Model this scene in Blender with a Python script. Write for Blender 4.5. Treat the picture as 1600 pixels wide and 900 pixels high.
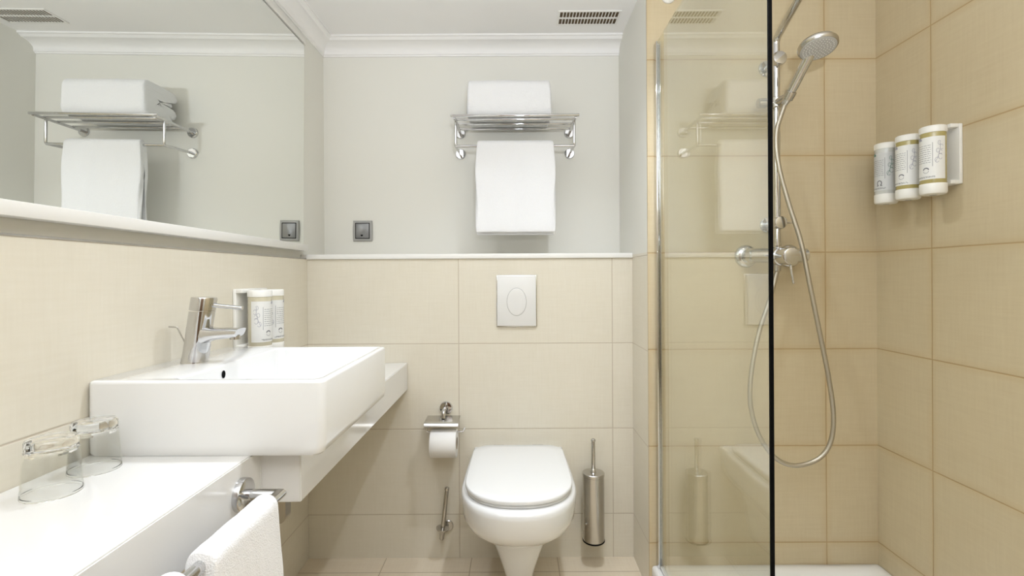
import bpy, bmesh, math, random
from mathutils import Vector, Matrix, noise
random.seed(5)
S = bpy.context.scene
for o in list(bpy.data.objects): bpy.data.objects.remove(o)
PI = math.pi

# ------------------------------------------------------------ camera
cam_d = bpy.data.cameras.new('camera'); cam = bpy.data.objects.new('camera', cam_d)
S.collection.objects.link(cam); S.camera = cam
cam_d.sensor_width = 36; cam_d.lens = 778/1600*36
cam_d.shift_x = -5/1600; cam_d.shift_y = -19/1600; cam_d.clip_start = .01
cam.matrix_world = Matrix.Translation((0, 0, 1.1)) @ Matrix.Rotation(PI/2, 4, 'X') @ Matrix.Rotation(math.radians(-.3), 4, 'Z')

# ------------------------------------------------------------ light
S.view_settings.view_transform = 'Standard'; S.view_settings.look = 'None'
S.view_settings.exposure = 0.0; S.view_settings.gamma = 1
S.view_settings.use_curve_mapping = False
W = bpy.data.worlds.new('world'); S.world = W; W.use_nodes = True
W.node_tree.nodes['Background'].inputs[0].default_value = (.92, .98, 1.0, 1)
W.node_tree.nodes['Background'].inputs[1].default_value = .3
CEIL = 2.12
WARM = (.91, .985, 1.11)
# (x, y, watts, lamp radius, colour): recessed ceiling spots
SPOTS = [(-.50, 1.20, 2.1, .022, WARM), (.25, 1.20, 5.0, .022, WARM), (-.15, .25, .4, .05, WARM),
         (.88, .70, .35, .05, (1, .87, .66))]  # last one: added warm spot that tints the shower walls
FILL_UPLIGHT = (.12, -.30, 1.40, 40)   # fill uplighter added behind the camera to brighten the ceiling: x, y, z, watts
FILL_PANEL = (-.1, -.45, .6, .8)      # soft fill panel added over the doorway: x, y, watts, size

# ------------------------------------------------------------ materials
def new_mat(name):
    m = bpy.data.materials.new(name); m.use_nodes = True
    nt = m.node_tree; return m, nt, nt.nodes['Principled BSDF']
def simple(name, col, rough=.5, metal=0, coat=0, spec=.5, bump=None, bstr=.1, sheen=0):
    m, nt, p = new_mat(name)
    p.inputs['Base Color'].default_value = (*col, 1); p.inputs['Roughness'].default_value = rough
    p.inputs['Metallic'].default_value = metal; p.inputs['Coat Weight'].default_value = coat
    p.inputs['Coat Roughness'].default_value = .05
    p.inputs['Specular IOR Level'].default_value = spec; p.inputs['Sheen Weight'].default_value = sheen
    tc = nt.nodes.new('ShaderNodeTexCoord'); n = nt.nodes.new('ShaderNodeTexNoise')
    n.inputs['Scale'].default_value = bump or 30; n.inputs['Detail'].default_value = 3
    nt.links.new(tc.outputs['Object'], n.inputs['Vector'])
    if bump:
        b = nt.nodes.new('ShaderNodeBump'); b.inputs['Strength'].default_value = bstr; b.inputs['Distance'].default_value = .002
        nt.links.new(n.outputs['Fac'], b.inputs['Height']); nt.links.new(b.outputs['Normal'], p.inputs['Normal'])
    else:
        mr = nt.nodes.new('ShaderNodeMapRange'); mr.inputs['To Min'].default_value = max(0, rough*.85); mr.inputs['To Max'].default_value = rough*1.15
        nt.links.new(n.outputs['Fac'], mr.inputs['Value']); nt.links.new(mr.outputs['Result'], p.inputs['Roughness'])
    return m
def tile_mat(name, axis, u0, tw, v0, th, base, dark, grout, gw=.003, rough=.32, vaxis='Z', stain=None):
    """large ceramic tiles with a linen-like print; axis = world axis of the horizontal joints' run"""
    m, nt, p = new_mat(name); N = nt.nodes; L = nt.links
    g = N.new('ShaderNodeNewGeometry'); sp = N.new('ShaderNodeSeparateXYZ'); L.new(g.outputs['Position'], sp.inputs[0])
    def M(op, a, b=None, c=None):
        n = N.new('ShaderNodeMath'); n.operation = op
        for i, v in enumerate((a, b, c)):
            if v is None: continue
            if isinstance(v, (int, float)): n.inputs[i].default_value = v
            else: L.new(v, n.inputs[i])
        return n.outputs[0]
    def dist(out, o, w):
        f = M('FRACT', M('DIVIDE', M('SUBTRACT', out, o - 50*w), w))
        return M('MULTIPLY', M('MINIMUM', f, M('SUBTRACT', 1.0, f)), w)
    du = dist(sp.outputs[axis], u0, tw); dv = dist(sp.outputs[vaxis], v0, th)
    d = M('MINIMUM', du, dv)
    mask = N.new('ShaderNodeMapRange'); mask.inputs['From Min'].default_value = gw*.35; mask.inputs['From Max'].default_value = gw*.65
    mask.inputs['To Min'].default_value = 1; mask.inputs['To Max'].default_value = 0; L.new(d, mask.inputs['Value'])
    # woven print: stretched noises in two directions plus clouds
    def nz(scale, sx, sy, sz, det=3):
        mp = N.new('ShaderNodeMapping'); mp.inputs['Scale'].default_value = (sx, sy, sz); L.new(g.outputs['Position'], mp.inputs['Vector'])
        n = N.new('ShaderNodeTexNoise'); n.inputs['Scale'].default_value = scale; n.inputs['Detail'].default_value = det
        L.new(mp.outputs[0], n.inputs['Vector']); return n.outputs['Fac']
    a = nz(90, .12, .12, 1.6); b = nz(90, 1.6, 1.6, .12); c = nz(5, 1, 1, 1, 4); e = nz(22, 1, 1, 1, 3)
    if vaxis == 'Y': a = nz(90, .12, 1.6, 1); b = nz(90, 1.6, .12, 1)
    s = M('ADD', M('MULTIPLY', M('ADD', a, b), .30), M('ADD', M('MULTIPLY', c, .25), M('MULTIPLY', e, .15)))
    mr = N.new('ShaderNodeMapRange'); mr.inputs['From Min'].default_value = .30; mr.inputs['From Max'].default_value = .66; L.new(s, mr.inputs['Value'])
    mix = N.new('ShaderNodeMix'); mix.data_type = 'RGBA'; mix.inputs[6].default_value = (*dark, 1); mix.inputs[7].default_value = (*base, 1)
    L.new(mr.outputs[0], mix.inputs[0]); col = mix.outputs[2]
    if stain:   # grout staining bleeding along the joints in patches
        sm = N.new('ShaderNodeMapRange'); sm.inputs['From Min'].default_value = 0; sm.inputs['From Max'].default_value = .022
        sm.inputs['To Min'].default_value = .55; sm.inputs['To Max'].default_value = 0; L.new(d, sm.inputs['Value'])
        st = M('MULTIPLY', sm.outputs[0], nz(7, 1, 1, 1, 3))
        mx = N.new('ShaderNodeMix'); mx.data_type = 'RGBA'; mx.inputs[7].default_value = (*stain, 1)
        L.new(st, mx.inputs[0]); L.new(col, mx.inputs[6]); col = mx.outputs[2]
    m2 = N.new('ShaderNodeMix'); m2.data_type = 'RGBA'; m2.inputs[7].default_value = (*grout, 1)
    L.new(mask.outputs[0], m2.inputs[0]); L.new(col, m2.inputs[6]); L.new(m2.outputs[2], p.inputs['Base Color'])
    p.inputs['Roughness'].default_value = rough; p.inputs['Specular IOR Level'].default_value = .4
    h = N.new('ShaderNodeMapRange'); h.inputs['From Min'].default_value = 0; h.inputs['From Max'].default_value = gw; L.new(d, h.inputs['Value'])
    bp = N.new('ShaderNodeBump'); bp.inputs['Strength'].default_value = .5; bp.inputs['Distance'].default_value = .0012
    L.new(M('ADD', h.outputs[0], M('MULTIPLY', s, .12)), bp.inputs['Height']); L.new(bp.outputs['Normal'], p.inputs['Normal'])
    return m
TB = (.775, .72, .60); TD = (.72, .66, .53); TG = (.56, .48, .37)
TB_DIM = (.65, .55, .365); TD_DIM = (.59, .485, .31); SG = (.47, .33, .17)  # same tile as above, the shower's dimmer light put into its colour
M_tile_x = tile_mat('tile_back', 'X', -.222, .6, .17, .333, TB, TD, TG)
M_tile_y = tile_mat('tile_side', 'Y', 1.945, 1.2, .17, .333, TB, TD, TG)
M_sh_x = tile_mat('shower_tile_back_dimmed', 'X', 1.069, .615, .177, .333, TB_DIM, TD_DIM, SG, gw=.0035, stain=(.52, .36, .16))
M_sh_y = tile_mat('shower_tile_side_dimmed', 'Y', 1.489, .6, .177, .333, TB_DIM, TD_DIM, SG, gw=.0035, stain=(.52, .36, .16))
M_floor = tile_mat('floor_tile', 'X', -.508, .333, .65, .6, (.80, .70, .545), (.72, .61, .45), (.46, .36, .24), vaxis='Y')
M_paint = simple('wall_paint', (.82, .80, .725), .6, bump=160, bstr=.04)
M_ceil = simple('ceiling_paint', (.92, .90, .87), .65, bump=160, bstr=.03)
M_trim = simple('white_trim', (.86, .84, .79), .35)
M_counter = simple('white_solid_surface', (.80, .785, .755), .16, coat=.4)
M_ceramic = simple('glazed_ceramic', (.82, .815, .795), .09, coat=.6)
M_plastic = simple('white_plastic', (.80, .795, .775), .22, coat=.2)
M_capw = simple('white_cap_plastic', (.86, .84, .78), .4)
M_chrome = simple('chrome', (.64, .64, .645), .06, 1)
M_satin = simple('brushed_steel', (.55, .53, .495), .24, 1)
M_grey = simple('grey_plastic', (.40, .39, .365), .4)
M_dgrey = simple('grey_rocker', (.27, .27, .265), .3, .3)
M_spray = simple('spray_face_grey', (.46, .45, .42), .45)
M_black = simple('black_rubber', (.004, .004, .004), .7, spec=.05)
M_dark = simple('vent_dark', (.10, .065, .03), .8)
M_plate = simple('satin_plate', (.78, .765, .73), .3, coat=.2)
M_paper = simple('tissue_paper', (.86, .84, .80), .95, bump=300, bstr=.1)
M_card = simple('cardboard', (.45, .35, .24), .9)
M_ink = simple('label_ink', (.16, .16, .165), .6)
M_inkl = simple('label_ink_pale', (.38, .37, .42), .6)
M_inkg = simple('label_ink_green', (.10, .22, .16), .6)
M_label = simple('label_paper', (.80, .79, .75), .5)
M_labelg = simple('label_grey', (.62, .62, .60), .5)
M_gel = simple('olive_gel_bottle', (.42, .35, .13), .12, coat=.8)
M_gelc = simple('pale_gel_bottle', (.60, .60, .56), .12, coat=.8)
M_gell = simple('cream_gel_bottle', (.60, .55, .40), .12, coat=.8)
M_acryl = simple('shower_tray_acrylic', (.85, .83, .79), .2, coat=.3)
M_door = simple('door_wood', (.20, .12, .07), .45)
def towel_mat(name, scale, strength, dist):
    m, nt, p = new_mat(name); N = nt.nodes; L = nt.links
    p.inputs['Base Color'].default_value = (.88, .875, .87, 1); p.inputs['Roughness'].default_value = .95
    p.inputs['Sheen Weight'].default_value = .3; p.inputs['Specular IOR Level'].default_value = .1
    tc = N.new('ShaderNodeTexCoord'); v = N.new('ShaderNodeTexVoronoi'); v.inputs['Scale'].default_value = scale
    n = N.new('ShaderNodeTexNoise'); n.inputs['Scale'].default_value = scale*.35; n.inputs['Detail'].default_value = 4
    L.new(tc.outputs['Object'], v.inputs['Vector']); L.new(tc.outputs['Object'], n.inputs['Vector'])
    a = N.new('ShaderNodeMath'); a.operation = 'ADD'; L.new(v.outputs['Distance'], a.inputs[0]); L.new(n.outputs['Fac'], a.inputs[1])
    b = N.new('ShaderNodeBump'); b.inputs['Strength'].default_value = strength; b.inputs['Distance'].default_value = dist
    L.new(a.outputs[0], b.inputs['Height']); L.new(b.outputs['Normal'], p.inputs['Normal'])
    return m
M_towel = towel_mat('towel_terry', 420, .45, .002)
m, nt, p = new_mat('mirror_silver'); M_mirror = m
p.inputs['Base Color'].default_value = (.90, .915, .885, 1); p.inputs['Metallic'].default_value = 1; p.inputs['Roughness'].default_value = .0
# clear pane: Fresnel-weighted mirror reflection over straight-through transmission
def pane_mat(name, tint, f0, k):
    m, nt, p = new_mat(name); N = nt.nodes; L = nt.links; N.remove(p)
    g = N.new('ShaderNodeNewGeometry'); dt = N.new('ShaderNodeVectorMath'); dt.operation = 'DOT_PRODUCT'
    L.new(g.outputs['Incoming'], dt.inputs[0]); L.new(g.outputs['Normal'], dt.inputs[1])
    def MM(op, a, b=0.0):
        n = N.new('ShaderNodeMath'); n.operation = op
        for i, v in enumerate((a, b)):
            if isinstance(v, (int, float)): n.inputs[i].default_value = v
            else: L.new(v, n.inputs[i])
        return n.outputs[0]
    F = MM('ADD', MM('MULTIPLY', MM('POWER', MM('SUBTRACT', 1.0, MM('ABSOLUTE', dt.outputs['Value'])), 5.0), k), f0)
    tr = N.new('ShaderNodeBsdfTransparent'); tr.inputs[0].default_value = (*tint, 1)
    gl = N.new('ShaderNodeBsdfGlossy'); gl.inputs['Roughness'].default_value = .0; gl.inputs[0].default_value = (1, 1, .97, 1)
    mx = N.new('ShaderNodeMixShader'); L.new(F, mx.inputs[0]); L.new(tr.outputs[0], mx.inputs[1]); L.new(gl.outputs[0], mx.inputs[2])
    L.new(mx.outputs[0], N['Material Output'].inputs['Surface']); return m
M_pane = pane_mat('clear_pane', (.965, .98, .96), .10, .90)
M_thin = pane_mat('tumbler_wall_glass', (.972, .975, .968), .035, 1.0)
m, nt, p = new_mat('tumbler_glass'); M_glass = m
p.inputs['Transmission Weight'].default_value = 1; p.inputs['Roughness'].default_value = 0; p.inputs['IOR'].default_value = 1.5
p.inputs['Base Color'].default_value = (.99, 1, .99, 1)
def emit(name, col, s):
    m, nt, p = new_mat(name); p.inputs['Emission Color'].default_value = (*col, 1); p.inputs['Emission Strength'].default_value = s
    return m
# hose: ribbed satin metal
m, nt, p = new_mat('ribbed_hose'); M_hose = m; N = nt.nodes; L = nt.links
p.inputs['Base Color'].default_value = (.50, .46, .38, 1); p.inputs['Metallic'].default_value = .9; p.inputs['Roughness'].default_value = .32
tc = N.new('ShaderNodeTexCoord'); wv = N.new('ShaderNodeTexWave'); wv.bands_direction = 'Z'; wv.inputs['Scale'].default_value = 110
b = N.new('ShaderNodeBump'); b.inputs['Strength'].default_value = .35; b.inputs['Distance'].default_value = .0008
L.new(tc.outputs['Object'], wv.inputs['Vector']); L.new(wv.outputs['Fac'], b.inputs['Height']); L.new(b.outputs['Normal'], p.inputs['Normal'])

# ------------------------------------------------------------ mesh helpers
def box(bm, x0, x1, y0, y1, z0, z1, bev=0, seg=2):
    r = bmesh.ops.create_cube(bm, size=1, matrix=Matrix.Translation(((x0+x1)/2, (y0+y1)/2, (z0+z1)/2)) @ Matrix.Diagonal((abs(x1-x0), abs(y1-y0), abs(z1-z0), 1)))
    if bev:
        es = {e for v in r['verts'] for e in v.link_edges}
        bmesh.ops.bevel(bm, geom=list(es), offset=bev, segments=seg, affect='EDGES', profile=.5)
    return bm
def frame_of(d):
    d = d.normalized(); a = Vector((0, 0, 1)) if abs(d.z) < .9 else Vector((1, 0, 0))
    u = d.cross(a).normalized(); return u, d.cross(u).normalized()
def loft(bm, rings, cap=(True, True), closed=True):
    R = [[bm.verts.new(p) for p in r] for r in rings]; n = len(R[0])
    for a, b in zip(R, R[1:]):
        for i in range(n if closed else n-1):
            j = (i+1) % n
            try: bm.faces.new((a[i], a[j], b[j], b[i]))
            except ValueError: pass
    if cap[0]: bm.faces.new(list(reversed(R[0])))
    if cap[1]: bm.faces.new(R[-1])
    return R
def circ(c, u, v, r, n=24, r2=None):
    r2 = r if r2 is None else r2
    return [Vector(c) + u*math.cos(2*PI*i/n)*r + v*math.sin(2*PI*i/n)*r2 for i in range(n)]
def lathe(bm, base, axis, prof, n=32, cap=(True, True)):
    """prof: list of (distance along axis, radius)"""
    base = Vector(base); d = Vector(axis).normalized(); u, v = frame_of(d)
    loft(bm, [circ(base + d*h, u, v, max(r, 1e-5), n) for h, r in prof], cap); return bm
def cyl(bm, p0, p1, r, n=24, bev=0):
    p0 = Vector(p0); p1 = Vector(p1); h = (p1-p0).length
    pr = [(0, r), (h, r)] if not bev else [(0, r-bev), (bev*.3, r-bev*.3), (bev, r), (h-bev, r), (h-bev*.3, r-bev*.3), (h, r-bev)]
    return lathe(bm, p0, p1-p0, pr, n)
def catmull(P, k=8):
    P = [Vector(p) for p in P]; Q = [2*P[0]-P[1]] + P + [2*P[-1]-P[-2]]; out = []
    for i in range(1, len(Q)-2):
        for j in range(k):
            t = j/k; a, b, c, d = Q[i-1:i+3]
            out.append(.5*((2*b) + (c-a)*t + (2*a-5*b+4*c-d)*t*t + (-a+3*b-3*c+d)*t**3))
    out.append(P[-1]); return out
def tube(bm, P, r, n=14, cap=(True, True)):
    P = [Vector(p) for p in P]; rings = []; u = None
    for i, p in enumerate(P):
        d = (P[min(i+1, len(P)-1)] - P[max(i-1, 0)]).normalized()
        if u is None: u, _ = frame_of(d)
        u = (u - d*u.dot(d)).normalized(); v = d.cross(u)
        rr = r[i] if isinstance(r, (list, tuple)) else r
        rings.append(circ(p, u, v, rr, n))
    loft(bm, rings, cap); return bm
def bend(P, rad, k=6):
    """polyline with rounded corners"""
    P = [Vector(p) for p in P]; out = [P[0]]
    for a, b, c in zip(P, P[1:], P[2:]):
        s = b + (a-b).normalized()*rad; e = b + (c-b).normalized()*rad
        for j in range(k+1):
            t = j/k; out.append((1-t)**2*s + 2*t*(1-t)*b + t*t*e)
    out.append(P[-1]); return out
def rrect(x0, x1, y0, y1, r, z, k=6):
    pts = []
    for cx, cy, a0 in ((x1-r, y1-r, 0), (x0+r, y1-r, PI/2), (x0+r, y0+r, PI), (x1-r, y0+r, 1.5*PI)):
        for j in range(k+1):
            a = a0 + PI/2*j/k; pts.append(Vector((cx+r*math.cos(a), cy+r*math.sin(a), z)))
    return pts
ORG = {}
def obj(name, bm, mat, parent=None, smooth=True, angle=35, origin=None):
    bmesh.ops.recalc_face_normals(bm, faces=bm.faces)
    if parent is not None: org = ORG[parent.name]
    else:
        xs = [v.co for v in bm.verts]
        org = Vector(((min(c.x for c in xs)+max(c.x for c in xs))/2, (min(c.y for c in xs)+max(c.y for c in xs))/2, min(c.z for c in xs))) if origin is None else Vector(origin)
    for v in bm.verts: v.co -= org
    me = bpy.data.meshes.new(name); bm.to_mesh(me); bm.free()
    if smooth:
        me.polygons.foreach_set('use_smooth', [True]*len(me.polygons)); me.set_sharp_from_angle(angle=math.radians(angle))
    me.materials.append(mat)
    o = bpy.data.objects.new(name, me); S.collection.objects.link(o)
    if parent is not None: o.parent = parent
    else: o.location = org
    ORG[o.name] = org
    return o
def tag(o, label, cat, group=None):
    o['label'] = label; o['category'] = cat
    if group: o['group'] = group
    return o
def thing(name, label, cat, loc, group=None):
    o = bpy.data.objects.new(name, None); S.collection.objects.link(o); o.location = loc; ORG[o.name] = Vector(loc)
    o.empty_display_size = .05
    return tag(o, label, cat, group)
def struct(name, bm, mat, smooth=False, parent=None):
    o = obj(name, bm, mat, parent, smooth)
    if parent is None: o['kind'] = 'structure'
    return o
def B(): return bmesh.new()
def mb(f, *a, **k):
    bm = B(); f(bm, *a, **k); return bm

# ------------------------------------------------------------ room shell
XL = -.8125; XU = -.835; D1 = 1.945; D2 = 2.18; DS = 1.716; XS = .458; XR = 1.246; YB = -1.0; ZT = 1.168
struct('floor', mb(box, -.95, XR+.1, YB-.1, D2+.1, -.08, 0), M_floor)
struct('ceiling', mb(box, -.95, XR+.1, YB-.1, D2+.1, CEIL, CEIL+.08), M_ceil)
struct('wall_left', mb(box, -.95, XU, YB, D2, 0, CEIL), M_paint)
struct('wall_left_tiled', mb(box, XU, XL, YB, D1, 0, ZT), M_tile_y)
struct('wall_back', mb(box, -.95, XS, D2, D2+.1, 0, CEIL), M_paint)
struct('wall_cistern', mb(box, XU, XS, D1, D2, 0, ZT), M_tile_x)
# block between toilet bay and shower: painted core with tiled shower face and tiled lower flank
struct('wall_partition', mb(box, XS, XS+.04, DS+.010, D2+.1, ZT+.012, CEIL), M_paint)
struct('wall_partition_tiled', mb(box, XS, XS+.04, DS+.010, D2+.1, 0, ZT+.012), M_tile_y)
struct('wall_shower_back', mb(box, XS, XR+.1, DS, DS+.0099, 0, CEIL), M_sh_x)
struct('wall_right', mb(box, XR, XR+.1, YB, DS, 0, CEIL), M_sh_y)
bm = B(); box(bm, -.95, -.45, YB-.1, YB, 0, CEIL); box(bm, .45, XR+.1, YB-.1, YB, 0, CEIL); box(bm, -.45, .45, YB-.1, YB, 2.02, CEIL)
struct('wall_front', bm, M_paint)
dr = struct('door_1', mb(box, -.45, .45, YB-.06, YB-.02, .0, 2.02), M_door)
hb = B(); tube(hb, bend([(.37, YB-.02, 1.0), (.37, YB+.035, 1.0), (.26, YB+.035, 1.0)], .015), .009); obj('door_handle', hb, M_satin, dr)

# caps and ledges
struct('trim_1', mb(box, XU, XS, D1-.008, D2-.001, ZT, 1.187, .002), M_trim, True)
struct('trim_2', mb(box, XU, -.803, YB+.01, D1-.0085, 1.200, 1.2255, .002), M_trim, True)
struct('trim_3', mb(box, XU, XL+.001, YB+.01, D1-.0085, ZT, 1.1725, .001), M_satin, True)
struct('trim_4', mb(box, XU, -.812, YB+.01, D1-.002, 2.007, 2.034, .002), M_trim, True)
# crown moulding, one run over the back wall and one over the mirror wall
prof = [(0, 2.060), (.006, 2.060), (.008, 2.066), (.012, 2.067), (.012, 2.072)]
for i in range(9):
    a = i/8*PI/2; prof.append((.012+.056*(1-math.cos(a)), 2.074+.030*math.sin(a)))
prof += [(.070, 2.106), (.074, 2.108), (.078, 2.112), (.086, 2.113), (.086, CEIL), (0, CEIL)]
bm = B(); loft(bm, [[Vector((XU+d*.75, D2-d, z)) for d, z in prof], [Vector((XS, D2-d, z)) for d, z in prof]]); struct('trim_5', bm, M_ceil, True)
bm = B(); loft(bm, [[Vector((XU+d*.75, D2-d, z)) for d, z in prof], [Vector((XU+d*.75, YB, z)) for d, z in prof]]); struct('trim_6', bm, M_ceil, True)

# mirror
mr = thing('mirror', 'large frameless wall mirror above the washbasin and counter', 'mirror', (-.83, .5, 1.226))
def slab(xb, xt, th, y0, y1, z0, z1):   # thin upright slab whose head leans very slightly into the room
    bm = B(); loft(bm, [[Vector((xb, y, z0)), Vector((xt, y, z1)), Vector((xt+th, y, z1)), Vector((xb+th, y, z0))] for y in (y0, y1)]); return bm
obj('backing', slab(-.8345, -.8275, .0045, YB+.02, D1-.0, 1.227, 2.0065), M_black, mr, False)
obj('mirror_glass', slab(-.8298, -.8228, .0045, YB+.02, D1-.0025, 1.2272, 2.003), M_mirror, mr, False)

# ------------------------------------------------------------ lamps
for i, (x, y, w, r, col) in enumerate(SPOTS):
    t = thing('ceiling_light', ['recessed ceiling spot above the washbasin', 'recessed ceiling spot in front of the toilet', 'recessed ceiling spot above the camera side of the counter', 'warm ceiling spot added to tint the shower'][i], 'ceiling light', (x, y, CEIL-.012), 'recessed ceiling spots')
    bm = B(); lathe(bm, (x, y, CEIL), (0, 0, -1), [(0, r+.012), (.004, r+.012), (.006, r+.008), (.006, r+.001), (.001, r+.001)], 32, (True, True)); obj('trim_ring', bm, M_satin, t)
    ld = bpy.data.lights.new('spot_lamp', 'AREA'); ld.shape = 'DISK'; ld.size = r*2; ld.energy = w; ld.color = col; ld.spread = math.radians(118)
    lo = bpy.data.objects.new('lamp', ld); S.collection.objects.link(lo); lo.parent = t; lo.location = (0, 0, -.002)
x, y, w, s = FILL_PANEL
t = thing('ceiling_fill_panel', 'square white fill panel added on the ceiling by the door', 'ceiling light', (x, y, CEIL-.03))
obj('housing', mb(box, x-s/2-.02, x+s/2+.02, y-s/2-.02, y+s/2+.02, CEIL-.02, CEIL-.001, .004), M_trim, t)
ld = bpy.data.lights.new('fill_panel_lamp', 'AREA'); ld.shape = 'SQUARE'; ld.size = s; ld.energy = w; ld.color = (.92, .99, 1.11)
lo = bpy.data.objects.new('lamp', ld); S.collection.objects.link(lo); lo.parent = t; lo.location = (0, 0, -.005)

x, y, z, w = FILL_UPLIGHT
t = thing('fill_uplighter', 'white fill uplighter added behind the camera', 'fill lamp', (x, y, 0))
bm = B(); lathe(bm, (x, y, z-.10), (0, 0, 1), [(0, .02), (.01, .04), (.05, .09), (.08, .115), (.077, .112), (.02, .03)], 36); obj('shade', bm, M_trim, t)
bm = B(); cyl(bm, (x, y, .02), (x, y, z-.095), .012); obj('pole', bm, M_satin, t)
bm = B(); lathe(bm, (x, y, 0.0005), (0, 0, 1), [(0, .14), (.012, .14), (.022, .12), (.024, .012)], 40); obj('base', bm, M_trim, t)
ld = bpy.data.lights.new('fill_uplighter_lamp', 'AREA'); ld.shape = 'DISK'; ld.size = .18; ld.energy = w; ld.color = (.92, .99, 1.11)
lo = bpy.data.objects.new('lamp', ld); S.collection.objects.link(lo); lo.parent = t; lo.location = (0, 0, z-.01); lo.rotation_euler = (PI+math.radians(-8), 0, 0)

# ------------------------------------------------------------ counter
bm = B()
pts = [(XL, YB+.05), (-.5013, YB+.05), (-.5013, .977), (-.4225, .977), (-.4225, D1-.001), (XL, D1-.001)]
lo_ = [bm.verts.new((x, y, .6575)) for x, y in pts]; hi_ = [bm.verts.new((x, y, .7625)) for x, y in pts]
bm.faces.new(lo_); bm.faces.new(hi_)
for i in range(6): bm.faces.new((lo_[i], lo_[(i+1) % 6], hi_[(i+1) % 6], hi_[i]))
bmesh.ops.recalc_face_normals(bm, faces=bm.faces)
bmesh.ops.bevel(bm, geom=list(bm.edges), offset=.0022, segments=2, affect='EDGES')
tag(obj('counter', bm, M_counter), 'glossy white wall-mounted counter running under the washbasin, wider beneath it', 'counter')

# ------------------------------------------------------------ washbasin
bs = thing('washbasin', 'square white ceramic washbasin sitting on the white counter', 'washbasin', (-.59, 1.165, .7628))
x0, x1, y0, y1 = XL+.0005, -.3617, .938, 1.393; zb = .7628; zt = .905
R = [rrect(x0+.02, x1-.03, y0+.02, y1-.02, .012, zb), rrect(x0+.003, x1-.010, y0+.003, y1-.003, .016, zb), rrect(x0, x1-.003, y0, y1, .016, zb+.006), rrect(x0, x1, y0, y1, .016, zb+.02), rrect(x0, x1, y0, y1, .016, zt-.006), rrect(x0+.0015, x1-.0015, y0+.0015, y1-.0015, .0155, zt-.002), rrect(x0+.005, x1-.005, y0+.005, y1-.005, .014, zt),
     rrect(-.658, x1-.014, y0+.014, y1-.014, .020, zt), rrect(-.655, x1-.017, y0+.017, y1-.017, .019, zt-.002), rrect(-.654, x1-.019, y0+.019, y1-.019, .018, zt-.006), rrect(-.652, x1-.024, y0+.024, y1-.024, .02, zt-.075),
     rrect(-.645, x1-.034, y0+.034, y1-.034, .03, zt-.092), rrect(-.62, x1-.06, y0+.06, y1-.06, .035, zt-.100), rrect(-.54, x1-.14, 1.135, 1.195, .03, zt-.104)]
bm = B(); loft(bm, R); obj('bowl', bm, M_ceramic, bs, angle=50)
bm = B()   # overflow: dark oval mouth with metal ring
u, v = Vector((0, 1, 0)), Vector((0, 0, 1))
loft(bm, [circ((-.6529, 1.112, .8835), u, v, .006, 24, .0085), circ((-.6515, 1.112, .8835), u, v, .006, 24, .0085)]); obj('overflow_hole', bm, M_black, bs)
bm = B(); lathe(bm, (-.52, 1.165, .8015), (0, 0, 1), [(0, .03), (.002, .03), (.003, .027), (.003, .012), (.006, .011), (.007, .0)], 32); obj('drain', bm, M_chrome, bs)

# faucet
FX, FY = -.742, 1.150
fc = thing('faucet', 'chrome single-lever basin faucet leaning over the washbasin', 'faucet', (FX, FY, .905))
X, Y, Z = Vector((1, 0, 0)), Vector((0, 1, 0)), Vector((0, 0, 1))
bm = B(); lean = lambda h: Vector((FX + .024*h/.15, FY, .905+h))
loft(bm, [circ(lean(h)+X*dx, X, Y, rx, 36, ry) for h, dx, rx, ry in ((0, 0, .0285, .0265), (.003, 0, .0282, .026), (.02, .001, .0275, .0265), (.05, .0008, .0270, .0265), (.09, 0, .0268, .0265), (.118, 0, .0268, .0265))])
obj('body', bm, M_chrome, fc)
bm = B(); loft(bm, [circ(lean(h), (X+Z*-.06).normalized(), Y, r, 36) for h, r in ((.1195, .025), (.120, .0268), (.147, .0268), (.1495, .0258), (.150, .022))])
hd = obj('lever_head', bm, M_chrome, fc)
bm = B(); tube(bm, [(FX+.036, FY, .905+.133), (FX+.060, FY, .905+.129), (FX+.112, FY, .905+.124)], [.0062, .0048, .0048]); obj('lever', bm, M_chrome, hd)
bm = B()
def sq(c, w, h, up, side, k=5, r=.35):
    pts = []
    for i in range(20):
        a = 2*PI*i/20; ca, sa = math.cos(a), math.sin(a)
        pts.append(Vector(c) + side*(math.copysign(abs(ca)**.6, ca)*w) + up*(math.copysign(abs(sa)**.6, sa)*h))
    return pts
loft(bm, [sq((FX+.012, FY, .966), .0235, .027, Z, Y), sq((FX+.030, FY, .968), .023, .020, Z, Y), sq((FX+.050, FY, .970), .0225, .0135, Z, Y), sq((FX+.080, FY, .972), .022, .0125, Z, Y), sq((FX+.106, FY, .973), .0215, .011, (Z+X*.45).normalized(), Y)])
sp_ = obj('spout', bm, M_chrome, fc, angle=50)
bm = B(); cyl(bm, (FX+.094, FY, .957), (FX+.094, FY, .966), .011); obj('aerator', bm, M_satin, sp_)
bm = B(); tube(bm, bend([(FX-.023, FY+.005, .905), (FX-.023, FY+.005, .945), (FX-.043, FY+.005, .985), (FX-.062, FY+.005, .986)], .004), .0017, 10); obj('pop_up_rod', bm, M_satin, fc)

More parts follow.
